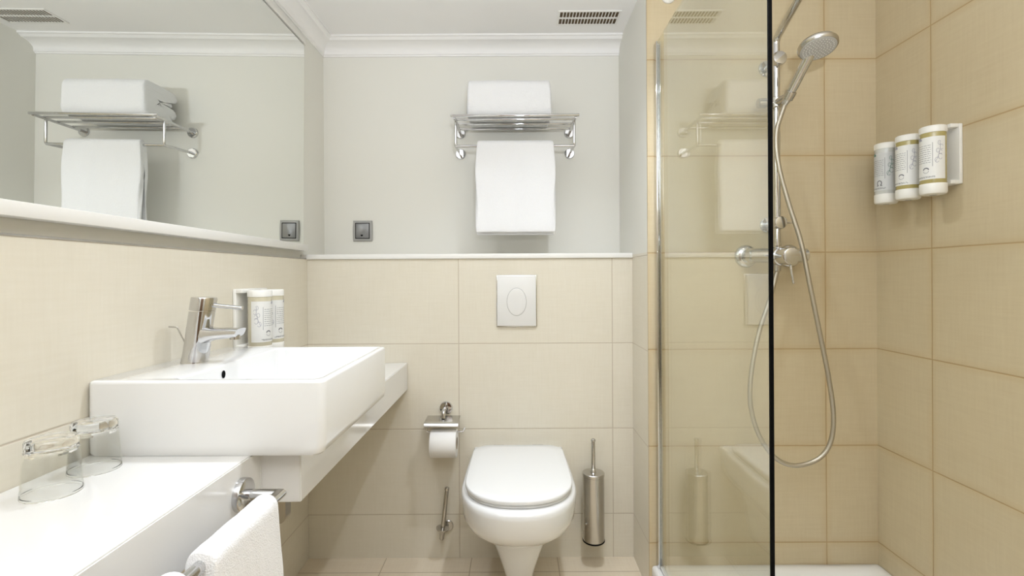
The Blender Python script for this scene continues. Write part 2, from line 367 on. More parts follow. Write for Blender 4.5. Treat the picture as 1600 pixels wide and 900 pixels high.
# tumblers, upside down
def tumbler(x, y, label, rot):
    bm = B(); H = .088; ro, rt = .0385, .0315
    n = 48; zb = .7627
    outer = [(0, ro-.0006), (.0008, ro), (.004, ro-.0002), (.02, ro-.0014), (.05, ro-.0034), (.068, rt+.0016), (.073, rt+.0006), (.078, rt+.0012), (.084, rt+.0010), (.0872, rt-.001), (H, rt-.004)]
    inner = [(.0725, .0), (.0725, rt-.008), (.070, rt-.003), (.064, rt-.0005), (.05, ro-.0046), (.02, ro-.0028), (.004, ro-.0020), (.001, ro-.0016)]
    rings = []
    for h, r in outer:
        amp = .0008 if h > .066 else 0
        rings.append([Vector((x+(r+amp*math.cos(10*a+rot))*math.cos(a), y+(r+amp*math.cos(10*a+rot))*math.sin(a), zb+h)) for a in [2*PI*i/n for i in range(n)]])
    loft(bm, rings, (False, True))
    R2 = loft(bm, [[Vector((x+max(r, 1e-4)*math.cos(2*PI*i/n), y+max(r, 1e-4)*math.sin(2*PI*i/n), zb+h)) for i in range(n)] for h, r in inner], (True, False))
    bmesh.ops.remove_doubles(bm, verts=bm.verts, dist=1e-6)
    es = [e for e in bm.edges if e.is_boundary]
    bmesh.ops.bridge_loops(bm, edges=es)
    o = obj('drinking_glass', bm, M_glass); o.data.materials.append(M_thin)
    for f in o.data.polygons: f.material_index = 1 if .0035 < f.center.z < .0655 else 0
    return tag(o, label, 'drinking glass', 'upturned glasses on the counter')
tumbler(-.729, .782, 'upside-down clear tumbler on the counter, farther from the washbasin', 0)
tumbler(-.743, .878, 'upside-down clear tumbler on the counter, against the washbasin', .5)

# towel rail under the counter edge
RX, RZ = -.432, .705
tr_ = thing('towel_rail', 'chrome towel rail on the front edge of the counter', 'towel rail', (-.5008, .905, RZ))
bm = B(); lathe(bm, (-.5012, .905, RZ), (1, 0, 0), [(0, .030), (.006, .030), (.011, .0288), (.0125, .026), (.0125, .009)], 40); obj('wall_rosette', bm, M_chrome, tr_)
bm = B(); lathe(bm, (-.5012, .33, RZ), (1, 0, 0), [(0, .030), (.006, .030), (.011, .0288), (.0125, .026), (.0125, .009)], 40); obj('wall_rosette', bm, M_chrome, tr_)
bm = B()   # U bar with mitred corners
def mitre(P, r, n=28):
    P = [Vector(p) for p in P]; rings = []
    for i, p in enumerate(P):
        if i == 0: d = P[1]-p
        elif i == len(P)-1: d = p-P[i-1]
        else: d = (P[i+1]-p).normalized() + (p-P[i-1]).normalized()
        d.normalize(); k = 1
        if 0 < i < len(P)-1: k = 1/max(.2, d.dot((P[i+1]-p).normalized()))
        side = d.cross(Z).normalized()
        rings.append(circ(p, side, Z, r*k, n, r))
    loft(bm, rings)
mitre([(-.4915, .905, RZ), (RX, .905, RZ), (RX, .33, RZ), (-.4915, .33, RZ)], .0095)
obj('bar', bm, M_chrome, tr_, angle=30)

def draped(name, label, axis, c0, c1, cx, cz, r, t, hang_a, hang_b, mat, group=None, wav=.003, seed=0, spread=.012, lift=None):
    """towel folded over a bar; bar runs along axis ('X' or 'Y') from c0 to c1, centre (cx, cz); side a is the side facing + / camera"""
    bm = B(); NL = 34
    prof = []
    for i in range(15): prof.append((-1, i/14))        # side a, bottom to top
    for i in range(1, 12): prof.append((0, i/12))
    for i in range(15): prof.append((1, i/14))
    def mid(k, f, s):
        if k == -1: return (r+t/2 + spread*(1-f)**1.3, -hang_a*(1-f)), (1, 0)
        if k == 0:
            a = f*PI; return ((r+t/2)*math.cos(a), (r+t/2)*math.sin(a)), (math.cos(a), math.sin(a))
        return (-(r+t/2) - spread*.6*f, -hang_b*f), (-1, 0)
    outs, ins = [], []
    for j in range(NL+1):
        s = j/NL; c = c0 + (c1-c0)*s; ro, ri = [], []
        for q, (k, f) in enumerate(prof):
            (a, z), (na, nz_) = mid(k, f, s)
            low = -z/max(hang_a, .01) if z < 0 else 0
            w = wav*(math.sin(s*9+seed)+.6*math.sin(s*17+seed*2+low*2))*(.25+low) + .0012*noise.noise(Vector((s*14, z*40, seed)))
            edge = min(s, 1-s)*NL
            tt = t*(.55 + .45*min(1, edge/1.5))
            dz = lift(s) if lift else 0
            cc = c + (.004*math.sin(z*22+seed) if edge < 1.5 else 0)*(1 if s < .5 else -1)
            for lst, sg in ((ro, 1), (ri, -1)):
                A = a + na*sg*tt/2 + w*(1 if k <= 0 else .4); Zz = z + nz_*sg*tt/2 + dz
                lst.append(Vector((cc, cx-A, cz+Zz)) if axis == 'X' else Vector((cx+A, cc, cz+Zz)))
        outs.append(ro + ri[::-1])
    loft(bm, outs)
    o = obj(name, bm, mat, angle=60)
    sd = o.modifiers.new('sub', 'SUBSURF'); sd.levels = 1; sd.render_levels = 2
    return tag(o, label, 'towel', group)
# hand towel on the counter rail and the next towel nearer the camera
draped('hand_towel', 'white terry hand towel draped over the counter rail, its fold facing the room', 'Y', .672, .868, RX, RZ, .0105, .012, .27, .25, M_towel, 'towels on the counter rail', wav=.002, seed=1.3, spread=.014)
draped('hand_towel', 'second white towel on the counter rail, only its top corner in view', 'Y', .40, .632, RX, RZ, .0105, .016, .27, .25, M_towel, 'towels on the counter rail', wav=.0015, seed=3.1, spread=.01)

# steel bracket fixed to the counter's underside
bm = B(); pf = [(-.600, .6572), (-.600, .630), (-.585, .612)] + [(-.474+.014*math.sin(PI/2*i/6), .622-.014*math.cos(PI/2*i/6)) for i in range(7)] + [(-.460, .6572)]
loft(bm, [[Vector((x_, y_, z_)) for x_, z_ in pf] for y_ in (.992, 1.016)])
tag(obj('counter_bracket', bm, M_satin, angle=40), 'small steel bracket under the counter just behind the hand towel', 'bracket')

# ------------------------------------------------------------ soap dispensers
def bottle(t, cx, cy, z0, h, r, face, gel, label_mat, symbol, cap_top=True, rev=1):
    """face: heading of the front in radians; rev: +1 puts the drawing on the clockwise flank"""
    b0, b1 = z0+.030, z0+h-.020
    bm = B(); lathe(bm, (cx, cy, b0-.002), (0, 0, 1), [(0, r*.95), (.003, r*.97), (b1-b0+.001, r*.97), (b1-b0+.004, r*.95)], 40)
    body = obj('bottle', bm, gel, t)
    bm = B(); lathe(bm, (cx, cy, z0), (0, 0, 1), [(0, r*.30), (.001, r*.33), (.001, r*.80), (.003, r*.93), (.008, r), (.030, r*1.0), (.031, r*.985)], 40); obj('bottom_cap', bm, M_capw, t)
    bm = B(); lathe(bm, (cx, cy, z0), (0, 0, 1), [(-.0004, r*.28), (.0004, r*.28)], 24); obj('nozzle', bm, M_grey, t)
    bm = B(); lathe(bm, (cx, cy, b1+.001), (0, 0, 1), [(0, r*1.0), (.016, r*1.0), (.018, r*.97), (.019, r*.90)], 40); obj('top_cap', bm, M_capw, t)
    zl0, zl1 = b0+.012, b1-.012; hh = zl1-zl0
    def P(th, f, off=0):
        a = face + rev*th; return Vector((cx+(r*.97+off)*math.cos(a), cy+(r*.97+off)*math.sin(a), zl0+hh*f))
    A0, A1 = math.radians(-100), math.radians(106)
    def patch(bm, t0, t1, f0, f1, off):
        n = max(1, int(abs(t1-t0)/.12)); ro = []
        for i in range(n+1):
            th = t0+(t1-t0)*i/n; ro.append([P(th, f0, off), P(th, f1, off), P(th, f1, off-.0003), P(th, f0, off-.0003)])
        loft(bm, ro)
    def stroke(bm, pts, w, off):
        for (t0, f0), (t1, f1) in zip(pts, pts[1:]):
            d = Vector(((t1-t0)*r, (f1-f0)*hh)); 
            if d.length < 1e-6: continue
            nrm = Vector((-d.y, d.x)).normalized()*w/2
            q = [(t0+nrm.x/r, f0+nrm.y/hh), (t1+nrm.x/r, f1+nrm.y/hh), (t1-nrm.x/r, f1-nrm.y/hh), (t0-nrm.x/r, f0-nrm.y/hh)]
            bm.faces.new([bm.verts.new(P(a, f, off)) for a, f in q])
    bm = B(); patch(bm, A0, A1, 0, 1, .0005); lb = obj('label', bm, label_mat, t)
    bm = B(); D = math.radians
    # frame on the text block, print lines as rows of tiny words
    stroke(bm, [(D(-35), .86), (D(48), .86), (D(48), .30), (D(-35), .30)], .0009, .0008)
    rnd = random.Random(int(cy*1000))
    for k in range(9):
        f = .80-.05*k; th = -42
        while th < 40:
            w = rnd.uniform(5, 16); stroke(bm, [(D(th), f), (D(min(42, th+w)), f)], .0011, .0008); th += w+3
    for f in (.045, .065):
        th = -42
        while th < 45: w = rnd.uniform(8, 18); stroke(bm, [(D(th), f), (D(th+w), f)], .0012, .0008); th += w+2
    obj('print', bm, M_ink, lb)
    bm = B()
    stroke(bm, [(D(-20), .93), (D(-20), .98), (D(-6), .98), (D(-6), .93)], .006, .0008)
    for k in range(4): stroke(bm, [(D(-38), .36-.02*k+.01), (D(36), .36-.02*k+.01)], .0006, .0008)
    # flower drawing: stem with curled leaves
    cxf, cyf = 76, .55
    def arc(x, f, rx, rf, a0, a1, w, n=10): stroke(bm, [(D(x+rx*math.cos(D(a0+(a1-a0)*i/n))), f+rf*math.sin(D(a0+(a1-a0)*i/n))) for i in range(n+1)], w, .0008)
    stroke(bm, [(D(60), .40), (D(70), .52), (D(80), .70), (D(78), .86)], .0010, .0008)
    for (x, f, rx, rf) in ((66, .44, 9, .06), (80, .52, 9, .07), (70, .66, 7, .05), (86, .74, 7, .06), (76, .84, 6, .05), (81, .62, 7, .05)):
        arc(x, f, rx, rf, 20, 330, .0010)
    obj('drawing', bm, M_inkg if symbol == 'omega' else M_inkl, lb)
    bm = B(); rr = .0065
    if symbol == 'omega':
        arc0 = [(D(20)+rr/r*math.cos(D(-60+i*300/14)), .195+rr*1.15/hh*math.sin(D(-60+i*300/14))) for i in range(15)]
        stroke(bm, [(arc0[0][0]+.16, arc0[0][1]-.012)] + [(arc0[0][0], arc0[0][1]-.012)] + arc0 + [(arc0[-1][0], arc0[-1][1]-.012), (arc0[-1][0]-.16, arc0[-1][1]-.012)], .0026, .0008)
    else:
        stroke(bm, [(D(20)+rr/r*math.cos(D(i*180/10)), .225+rr*.8/hh*math.sin(D(i*180/10))) for i in range(11)], .003, .0008)
        stroke(bm, [(D(20)+rr/r*math.cos(D(180+i*180/10)), .20+rr*.9/hh*math.sin(D(180+i*180/10))) for i in range(11)], .0009, .0008)
    obj('symbol', bm, M_ink, lb)

G = 'gel bottles in the shower rack'
rk = thing('dispenser_bracket', 'white wall bracket holding the three gel bottles in the shower', 'bracket', (XR, 1.50, 1.350))
obj('back_plate', mb(box, XR-.010, XR-.0005, 1.383, 1.625, 1.350, 1.518, .002), M_capw, rk)
for z0, z1 in ((1.350, 1.361), (1.507, 1.518)):
    obj('arm', mb(box, XR-.034, XR-.0095, 1.384, 1.624, z0, z1, .002), M_capw, rk)
for cy, gel, lm, sym, lab, dz in ((1.411, M_gel, M_label, 'face', 'olive gel bottle nearest the camera in the shower rack', 0), (1.500, M_gel, M_label, 'face', 'olive gel bottle in the middle of the shower rack', 0), (1.589, M_gelc, M_labelg, 'omega', 'pale grey gel bottle with omega symbol nearest the shower corner', 0)):
    t = thing('gel_bottle', lab, 'soap bottle', (XR-.056, cy, 1.330), G)
    bottle(t, XR-.066, cy-.007, 1.321, .192, .0315, PI, gel, lm, sym, rev=1)
rk = thing('dispenser_bracket', 'white wall bracket holding two soap bottles behind the faucet', 'bracket', (XL, 1.53, .905))
obj('back_plate', mb(box, XL+.0005, XL+.010, 1.430, 1.578, .872, 1.066, .002), M_capw, rk)
obj('arm', mb(box, XL+.0095, XL+.028, 1.430, 1.576, .893, .904, .002), M_capw, rk)
obj('arm', mb(box, XL+.0095, XL+.028, 1.430, 1.576, 1.054, 1.066, .002), M_capw, rk)
for cy, lab in ((1.4625, 'cream soap bottle behind the faucet, nearer the camera in its bracket'), (1.5375, 'cream soap bottle behind the faucet, nearer the back wall in its bracket')):
    t = thing('soap_bottle', lab, 'soap bottle', (XL+.028, cy, .870), 'soap bottles beside the washbasin')
    bottle(t, XL+.028+.034, cy, .870, .192, .033, 0, M_gell, M_label, 'face', rev=-1)

# ------------------------------------------------------------ toilet
TX = .008
tl = thing('toilet', 'white wall-hung toilet with closed lid on the back wall', 'toilet', (TX, 1.67, .08))
def dsec(z, yf, hw, yb=D1-.001, hb=None, e=2.3, yw=None, n=20):
    """plan section: elliptic front from yw to yf, straight sides narrowing to hb at yb"""
    yw = yw if yw is not None else yf + (yb-yf)*.45; hb = hw if hb is None else hb
    P = []
    P.append(Vector((TX+hb, yb, z)))
    for i in range(1, 5): P.append(Vector((TX+hb+(hw-hb)*math.sin(PI/2*i/5), yb+(yw-yb)*i/5, z)))
    for i in range(n*2+1):
        a = PI*i/(n*2); ca, sa = math.cos(a), math.sin(a)
        P.append(Vector((TX+math.copysign(abs(ca)**(2/e), ca)*hw, yw-(yw-yf)*abs(sa)**(2/e), z)))
    for i in range(4, 0, -1): P.append(Vector((TX-hb-(hw-hb)*math.sin(PI/2*i/5), yb+(yw-yb)*i/5, z)))
    P.append(Vector((TX-hb, yb, z)))
    return P
bm = B()
prof = [(.252, 1.575, .066, .06), (.256, 1.553, .082, .085), (.266, 1.530, .098, .10), (.280, 1.500, .122, .12), (.300, 1.466, .146, .14), (.325, 1.434, .165, .155), (.355, 1.408, .178, .165), (.385, 1.398, .181, .17), (.410, 1.393, .1835, .172), (.422, 1.394, .183, .172), (.429, 1.398, .180, .170), (.432, 1.406, .173, .165)]
loft(bm, [dsec(z, yf, hw, hb=hb, yw=1.62 if z > .3 else 1.65) for z, yf, hw, hb in prof]); obj('bowl', bm, M_ceramic, tl, angle=60)
bm = B()
loft(bm, [dsec(z, yf, hw, hb=hb, yw=1.66) for z, yf, hw, hb in ((.070, 1.66, .026, .05), (.074, 1.645, .034, .055), (.09, 1.632, .041, .06), (.14, 1.60, .054, .07), (.20, 1.575, .074, .08), (.240, 1.562, .088, .09), (.262, 1.558, .092, .09))]); obj('trap_cover', bm, M_ceramic, tl, angle=60)
def lid(z0, z1, yf, yb, hw, hb, rnd, dome=.0):
    R = []; 
    def sec(z, ins):
        y0, y1 = yf+ins, yb-ins; h = hw-ins; h2 = hb-ins; yw = yf+.175; P = []
        rc = .062
        for i in range(9):
            a = PI/2*(1-i/8); P.append(Vector((TX+h2-rc+rc*math.cos(a), y1-rc+rc*math.sin(a), z)))
        for i in range(1, 5): P.append(Vector((TX+h2+(h-h2)*math.sin(PI/2*i/5), y1-rc+(yw-y1+rc)*i/5, z)))
        for i in range(41):
            a = PI*i/40; ca, sa = math.cos(a), math.sin(a)
            P.append(Vector((TX+math.copysign(abs(ca)**(2/2.35), ca)*h, yw-(yw-y0)*abs(sa)**(2/2.35), z)))
        for i in range(4, 0, -1): P.append(Vector((TX-h2-(h-h2)*math.sin(PI/2*i/5), y1-rc+(yw-y1+rc)*i/5, z)))
        for i in range(9):
            a = PI/2+PI/2*(i/8); 
            P.append(Vector((TX-h2+rc+rc*math.cos(PI-PI/2*i/8) if 0 else TX-h2+rc-rc*math.cos(PI/2*i/8), y1-rc+rc*math.sin(PI/2*i/8), z)))
        return P
    R = [sec(z0, rnd), sec(z0+rnd*.4, rnd*.3), sec(z0+rnd, 0), sec(z1-rnd, 0), sec(z1-rnd*.35, rnd*.3), sec(z1, rnd), sec(z1+dome*.6, .035), sec(z1+dome, .09)]
    bm = B(); loft(bm, R); return bm
obj('seat', lid(.4325, .4415, 1.424, 1.885, .166, .162, .002), M_plastic, tl, angle=60)
obj('lid', lid(.4428, .459, 1.417, 1.893, .169, .166, .005, .002), M_plastic, tl, angle=60)
for sx in (-.075, .075):
    bm = B(); cyl(bm, (TX+sx-.02, 1.902, .446), (TX+sx+.02, 1.902, .446), .009); obj('hinge', bm, M_chrome, tl)

# flush plate
fp = thing('flush_plate', 'white satin flush plate with oval button above the toilet', 'flush plate', (.006, D1, .902))
obj('frame', mb(box, -.0735, .0845, D1-.007, D1-.0005, .9015, 1.1035, .003), M_chrome, fp)
obj('face_plate', mb(box, -.0705, .0805, D1-.012, D1-.0068, .9055, 1.1005, .002), M_plate, fp)
bm = B(); loft(bm, [circ((.005, D1-.0118, .999), X, Z, .0385, 48, .0545), circ((.005, D1-.0123, .999), X, Z, .0385, 48, .0545)]); rg = obj('button_gap', bm, M_grey, fp)
bm = B(); loft(bm, [circ((.005, y_, .999), X, Z, a, 48, b_) for y_, a, b_ in ((D1-.012, .0372, .0532), (D1-.0135, .0368, .0528), (D1-.0145, .034, .050), (D1-.0135, .018, .030))]); obj('button', bm, M_plate, fp)

# brush
BX, BY = .292, 1.885
br = thing('toilet_brush', 'brushed steel toilet brush holder on the wall right of the toilet', 'toilet brush', (BX, BY, .09))
bm = B(); lathe(bm, (BX, BY, .0995), (0, 0, 1), [(0, .038), (.003, .0405), (.242, .0405), (.244, .039)], 48); obj('canister', bm, M_satin, br)
bm = B(); lathe(bm, (BX, BY, .096), (0, 0, 1), [(0, .0395), (.002, .0418), (.006, .0418), (.007, .040)], 48); obj('base_ring', bm, M_black, br)
bm = B(); lathe(bm, (BX, BY, .3430), (0, 0, 1), [(0, .0418), (.010, .0418), (.012, .040), (.014, .012), (.024, .009), (.028, .0065)], 48); obj('lid', bm, M_satin, br)
bm = B(); lathe(bm, (BX, BY, .366), (0, 0, 1), [(0, .0055), (.004, .0075), (.10, .0068), (.104, .0055), (.107, .0085), (.113, .0085), (.116, .005)], 24); obj('handle', bm, M_satin, br)
bm = B(); cyl(bm, (BX, BY+.0395, .23), (BX, D1-.0005, .23), .016); obj('wall_mount', bm, M_chrome, br)
bm = B(); lathe(bm, (BX-.033, BY-.0255, .172), (-.7, -.7, 0), [(-.002, .004), (.002, .004), (.003, .002)], 16); obj('screw', bm, M_chrome, br)

# paper holder
PX = -.275
ph = thing('toilet_roll_holder', 'chrome toilet roll holder with steel flap beside the toilet', 'toilet roll holder', (PX, D1, .589))
bm = B(); lathe(bm, (PX+.003, D1-.0005, .587), (0, -1, 0), [(0, .025), (.005, .025), (.008, .0235), (.009, .020), (.009, .008)], 40); obj('wall_rosette', bm, M_chrome, ph)
bm = B(); tube(bm, bend([(PX, D1-.008, .587), (PX, D1-.05, .587), (PX, D1-.056, .560)], .012), .0075, 20); obj('arm', bm, M_chrome, ph)
bm = B(); rr = []
for i in range(13):
    f = i/12; yy = D1-.022-.085*f; zz = .562-.006*f - (.012*max(0, (f-.85)/.15)**2)
    rr.append((yy, zz))
loft(bm, [[Vector((x, y_, z_)) for y_, z_ in rr] + [Vector((x, y_, z_-.0018)) for y_, z_ in rr[::-1]] for x in (-.341, -.214)])
obj('flap', bm, M_satin, ph)
bm = B(); tube(bm, bend([(-.336, D1-.07, .558), (-.336, D1-.078, .528), (-.336+.002, D1-.078, .5165), (-.20, D1-.078, .5165), (-.192, D1-.072, .530)], .005), .0032, 12); obj('roll_rod', bm, M_chrome, ph)
tr2 = thing('toilet_roll', 'white toilet paper roll hanging on its chrome holder', 'toilet roll', (-.27, D1-.078, .42))
bm = B()
cy_, cz_ = D1-.078, .474
u, v = Y, Z
loft(bm, [circ((-.318, cy_, cz_), u, v, .0225, 48), circ((-.318, cy_, cz_), u, v, .051, 48), circ((-.3165, cy_, cz_), u, v, .052, 48), circ((-.2235, cy_, cz_), u, v, .052, 48), circ((-.222, cy_, cz_), u, v, .051, 48), circ((-.222, cy_, cz_), u, v, .0225, 48), circ((-.318, cy_, cz_), u, v, .0225, 48)], (False, False))
bmesh.ops.remove_doubles(bm, verts=bm.verts, dist=1e-6)
obj('paper', bm, M_paper, tr2)
bm = B(); loft(bm, [circ((a, cy_, cz_), u, v, r_, 32) for a, r_ in ((-.3185, .0225), (-.2215, .0225), (-.2215, .021), (-.3185, .021), (-.3185, .0225))], (False, False)); obj('core', bm, M_card, tr2)

# spare roll post
sr = thing('spare_roll_post', 'steel spare roll post on the wall below the toilet roll', 'spare roll holder', (-.276, D1, .12))
bm = B(); lathe(bm, (-.268, D1-.0005, .128), (0, -1, 0), [(0, .0215), (.004, .0215), (.0065, .019), (.0065, .006)], 36); obj('wall_rosette', bm, M_satin, sr)
bm = B(); tube(bm, [(-.268, D1-.005, .130), (-.279, D1-.045, .134)], .005, 14); obj('arm', bm, M_satin, sr)
bm = B(); lathe(bm, (-.286, D1-.045, .095), (.022, 0, .2), [(0, .006), (.003, .0085), (.038, .0092), (.040, .024), (.042, .0255), (.046, .0255), (.048, .0085), (.185, .0078), (.188, .006), (.190, .0092), (.199, .0090), (.202, .005)], 28); obj('post', bm, M_satin, sr)

# socket plate
sc = thing('wall_switch', 'square grey wall switch plate on the white wall by the mirror', 'switch', (-.6645, D2, 1.2546))
bm = B()
def sqp(w, h, y_, bul=0, n=6):
    P = []
    for k in range(4):
        for i in range(n):
            t = -1+2*i/n
            q = {0: (1+bul*(1-t*t), t), 1: (-t, 1), 2: (-1-bul*(1-t*t), -t), 3: (t, -1)}[k]
            P.append(Vector((-.6645+q[0]*w, y_, 1.2996+q[1]*h)))
    return P
loft(bm, [sqp(.041, .045, D2-.0005, .05), sqp(.041, .045, D2-.006, .05), sqp(.038, .0425, D2-.0095, .05), sqp(.032, .034, D2-.0105)]); obj('frame', bm, M_grey, sc, angle=25)
obj('rocker', mb(box, -.6645-.0285, -.6645+.0285, D2-.0125, D2-.0100, 1.2996-.0315, 1.2996+.0315, .0018), M_dgrey, sc)
obj('rocker_gap', mb(box, -.6645-.0315, -.6645+.0315, D2-.0108, D2-.0098, 1.2996-.0345, 1.2996+.0345), M_black, sc)
bm = B(); c = Vector((-.667, D2-.0127, 1.2795)); pts = []
for i in range(24):
    a = 2*PI*i/24; hx = .0052*math.sin(a)**3/1.0; hz = (.0052/16)*(13*math.cos(a)-5*math.cos(2*a)-2*math.cos(3*a)-math.cos(4*a))
    pts.append((hx, hz))
loft(bm, [[c+Vector((a, dy, b)) for a, b in pts] for dy in (.0004, -.0003)]); obj('symbol', bm, M_black, sc)

# ------------------------------------------------------------ towel rack
ZR, ZL = 1.722, 1.622
tk = thing('towel_rack', 'chrome towel shelf with hanging bar on the upper back wall', 'towel rack', (0, D2, ZL))
for x in (-.236, .240):
    for z in (ZR, ZL+.010):
        bm = B(); lathe(bm, (x, D2-.0005, z), (0, -1, 0), [(0, .0225), (.005, .0225), (.009, .0215), (.011, .019), (.011, .008)], 40); obj('wall_rosette', bm, M_chrome, tk)
    bm = B(); cyl(bm, (x, D2-.01, ZR), (x, 1.946, ZR), .0062); obj('shelf_arm', bm, M_chrome, tk)
    bm = B(); tube(bm, bend([(x, 2.00, ZR), (x, 2.00, ZL), (x, D2-.01, ZL+.010)], .010), .0055); obj('bar_bracket', bm, M_chrome, tk)
for i, y_ in enumerate((1.943, 1.991, 2.052, 2.122)):
    e = .249 if i == 0 else .236
    bm = B(); cyl(bm, (-e, y_, ZR+.004), (e+.004, y_, ZR+.004), .0058, 20, .001); obj('shelf_bar', bm, M_chrome, tk)
bm = B(); cyl(bm, (-.236, 2.003, ZL), (.240, 2.003, ZL), .0055); obj('hanging_bar', bm, M_chrome, tk)
draped('bath_towel', 'white towel hanging from the bar of the chrome towel rack', 'X', -.157, .163, 2.003, ZL, .006, .016, .350, .357, M_towel, wav=.0025, seed=.7, spread=.006)
# folded bath towel on the shelf: one cloth wound in flat layers
bm = B(); x0, x1 = -.190, .150; zb = ZR+.0102
path = []   # section in (y, z): one cloth rolled flat, outer turn open at the back
yF, yK = 1.955, 2.150; H_ = .146
def turn(y0, y1, z0, z1, r):
    """from back bottom, round the front nose, to back top"""
    P = [(y1-(y1-y0-r)*i/6, z0) for i in range(6)]
    for i in range(7): a_ = PI/2*i/6; P.append((y0+r-r*math.sin(a_), z0+r-r*math.cos(a_)))
    for i in range(1, 4): P.append((y0, z0+r+(z1-z0-2*r)*i/4))
    for i in range(7): a_ = PI/2*i/6; P.append((y0+r-r*math.cos(a_), z1-r+r*math.sin(a_)))
    for i in range(1, 7): P.append((y0+r+(y1-y0-r)*i/6, z1))
    return P
path = turn(yF+.010, yK-.020, zb+.0105, zb+H_-.0105, .022)
path += [(yK-.008, zb+H_-.016), (yK-.004, zb+H_-.026), (yK-.010, zb+H_-.034)]
path += turn(yF+.034, yK-.026, zb+.036, zb+H_-.036, .016)[::-1]
path += [(yK-.012, zb+.040), (yK-.008, zb+.050), (yK-.016, zb+.058)]
path += [(yK-.02-(yK-yF-.085)*i/6, zb+.060) for i in range(7)]
path += [(yF+.058, zb+.066), (yF+.054, zb+.073), (yF+.058, zb+.081)]
path += [(yF+.064+(yK-yF-.09)*i/6, zb+.086) for i in range(7)]
rings = []; NX = 26; th = .0102
for j in range(NX+1):
    s = j/NX; o_, i_ = [], []
    for q, (y_, z_) in enumerate(path):
        a = path[max(0, q-1)]; b = path[min(len(path)-1, q+1)]
        n_ = Vector((b[1]-a[1], -(b[0]-a[0]))).normalized()
        ed = min(s, 1-s)*NX; w = th*(.75+.25*min(1, ed))
        x = x0+(x1-x0)*s + .004*math.sin(q*.23)*(1 if ed < 1 else 0)*(1 if s > .5 else -1)
        sag = 0.0012*math.sin(s*7+z_*40) + .0015*noise.noise(Vector((s*5, y_*20, z_*20)))
        o_.append(Vector((x, y_+n_.x*w, max(zb, z_+n_.y*w+sag*min(1, (z_-zb)*8))))); i_.append(Vector((x, y_-n_.x*w, max(zb, z_-n_.y*w+sag*min(1, (z_-zb)*8)))))
    rings.append(o_+i_[::-1])
loft(bm, rings)
tw = obj('folded_towel', bm, M_towel, angle=60); sd = tw.modifiers.new('sub', 'SUBSURF'); sd.levels = 1; sd.render_levels = 2
tag(tw, 'folded white bath towel lying on the chrome shelf', 'towel')

# ------------------------------------------------------------ ceiling vent
vt = thing('ceiling_vent', 'cream ceiling air vent with two rows of slots', 'vent', (.293, 1.969, CEIL-.004))
VX0, VX1, VY0, VY1 = .172, .416, 1.914, 2.024
obj('shaft', mb(box, VX0+.006, VX1-.006, VY0+.006, VY1-.006, CEIL-.0012, CEIL-.0004), M_dark, vt)
bm = B(); nb = 18; ww = (VX1-VX0-.016)/nb
for (a, b, c_, d_) in ((VX0, VX1, VY0, VY0+.008), (VX0, VX1, VY1-.008, VY1), (VX0, VX0+.008, VY0+.008, VY1-.008), (VX1-.008, VX1, VY0+.008, VY1-.008)):
    box(bm, a, b, c_, d_, CEIL-.004, CEIL-.0003)
obj('vent_frame', bm, M_trim, vt)
bm = B(); box(bm, VX0+.008, VX1-.008, 1.964, 1.972, CEIL-.004, CEIL-.0012)
for k in range(1, nb): box(bm, VX0+.008+ww*k-.0014, VX0+.008+ww*k+.0014, VY0+.008, VY1-.008, CEIL-.0036, CEIL-.0012)
obj('slats', bm, M_trim, vt)

# ------------------------------------------------------------ shower
GX = .490
ty = thing('shower_tray', 'white shower tray with raised rim behind the glass panel', 'shower tray', (.86, 1.2, 0))
xa, xb, ya, yb = .4655, XR-.0005, .62, DS-.0005
R = [rrect(xa+.002, xb-.0, ya, yb, .004, .0005), rrect(xa, xb, ya, yb, .004, .004), rrect(xa, xb, ya, yb, .004, .092), rrect(xa+.003, xb-.001, ya+.003, yb-.001, .006, .0995), rrect(xa+.010, xb-.004, ya+.01, yb-.004, .01, .102),
     rrect(xa+.045, xb-.035, ya+.045, yb-.035, .04, .101), rrect(xa+.056, xb-.045, ya+.055, yb-.045, .045, .094), rrect(xa+.07, xb-.06, ya+.07, yb-.06, .05, .078), rrect(.84, .88, 1.1, 1.14, .015, .074)]
bm = B(); loft(bm, R); obj('basin', bm, M_acryl, ty, angle=50)
bm = B(); lathe(bm, (.86, 1.12, .0742), (0, 0, 1), [(0, .045), (.003, .045), (.005, .04), (.005, .001)], 36); obj('drain', bm, M_chrome, ty)
gp = thing('shower_glass', 'clear glass shower panel with chrome wall profile and black edge', 'shower screen', (GX, 1.33, .104))
obj('pane', mb(box, GX-.003, GX+.003, .957, DS-.016, .112, 1.895), M_pane, gp, False)
bm = B(); box(bm, GX-.009, GX-.0035, DS-.030, DS-.0005, .104, 1.893, .0015); box(bm, GX+.0035, GX+.007, DS-.030, DS-.0005, .104, 1.893, .0015); box(bm, GX-.0045, GX+.0045, DS-.010, DS-.0005, .104, 1.893)
obj('wall_profile', bm, M_chrome, gp)
obj('edge_seal', mb(box, GX-.0035, GX+.0035, .9515, .9565, .104, 1.897), M_black, gp)
obj('bottom_seal', mb(box, GX-.004, GX+.004, .957, DS-.030, .103, .113, .001), M_plastic, gp)

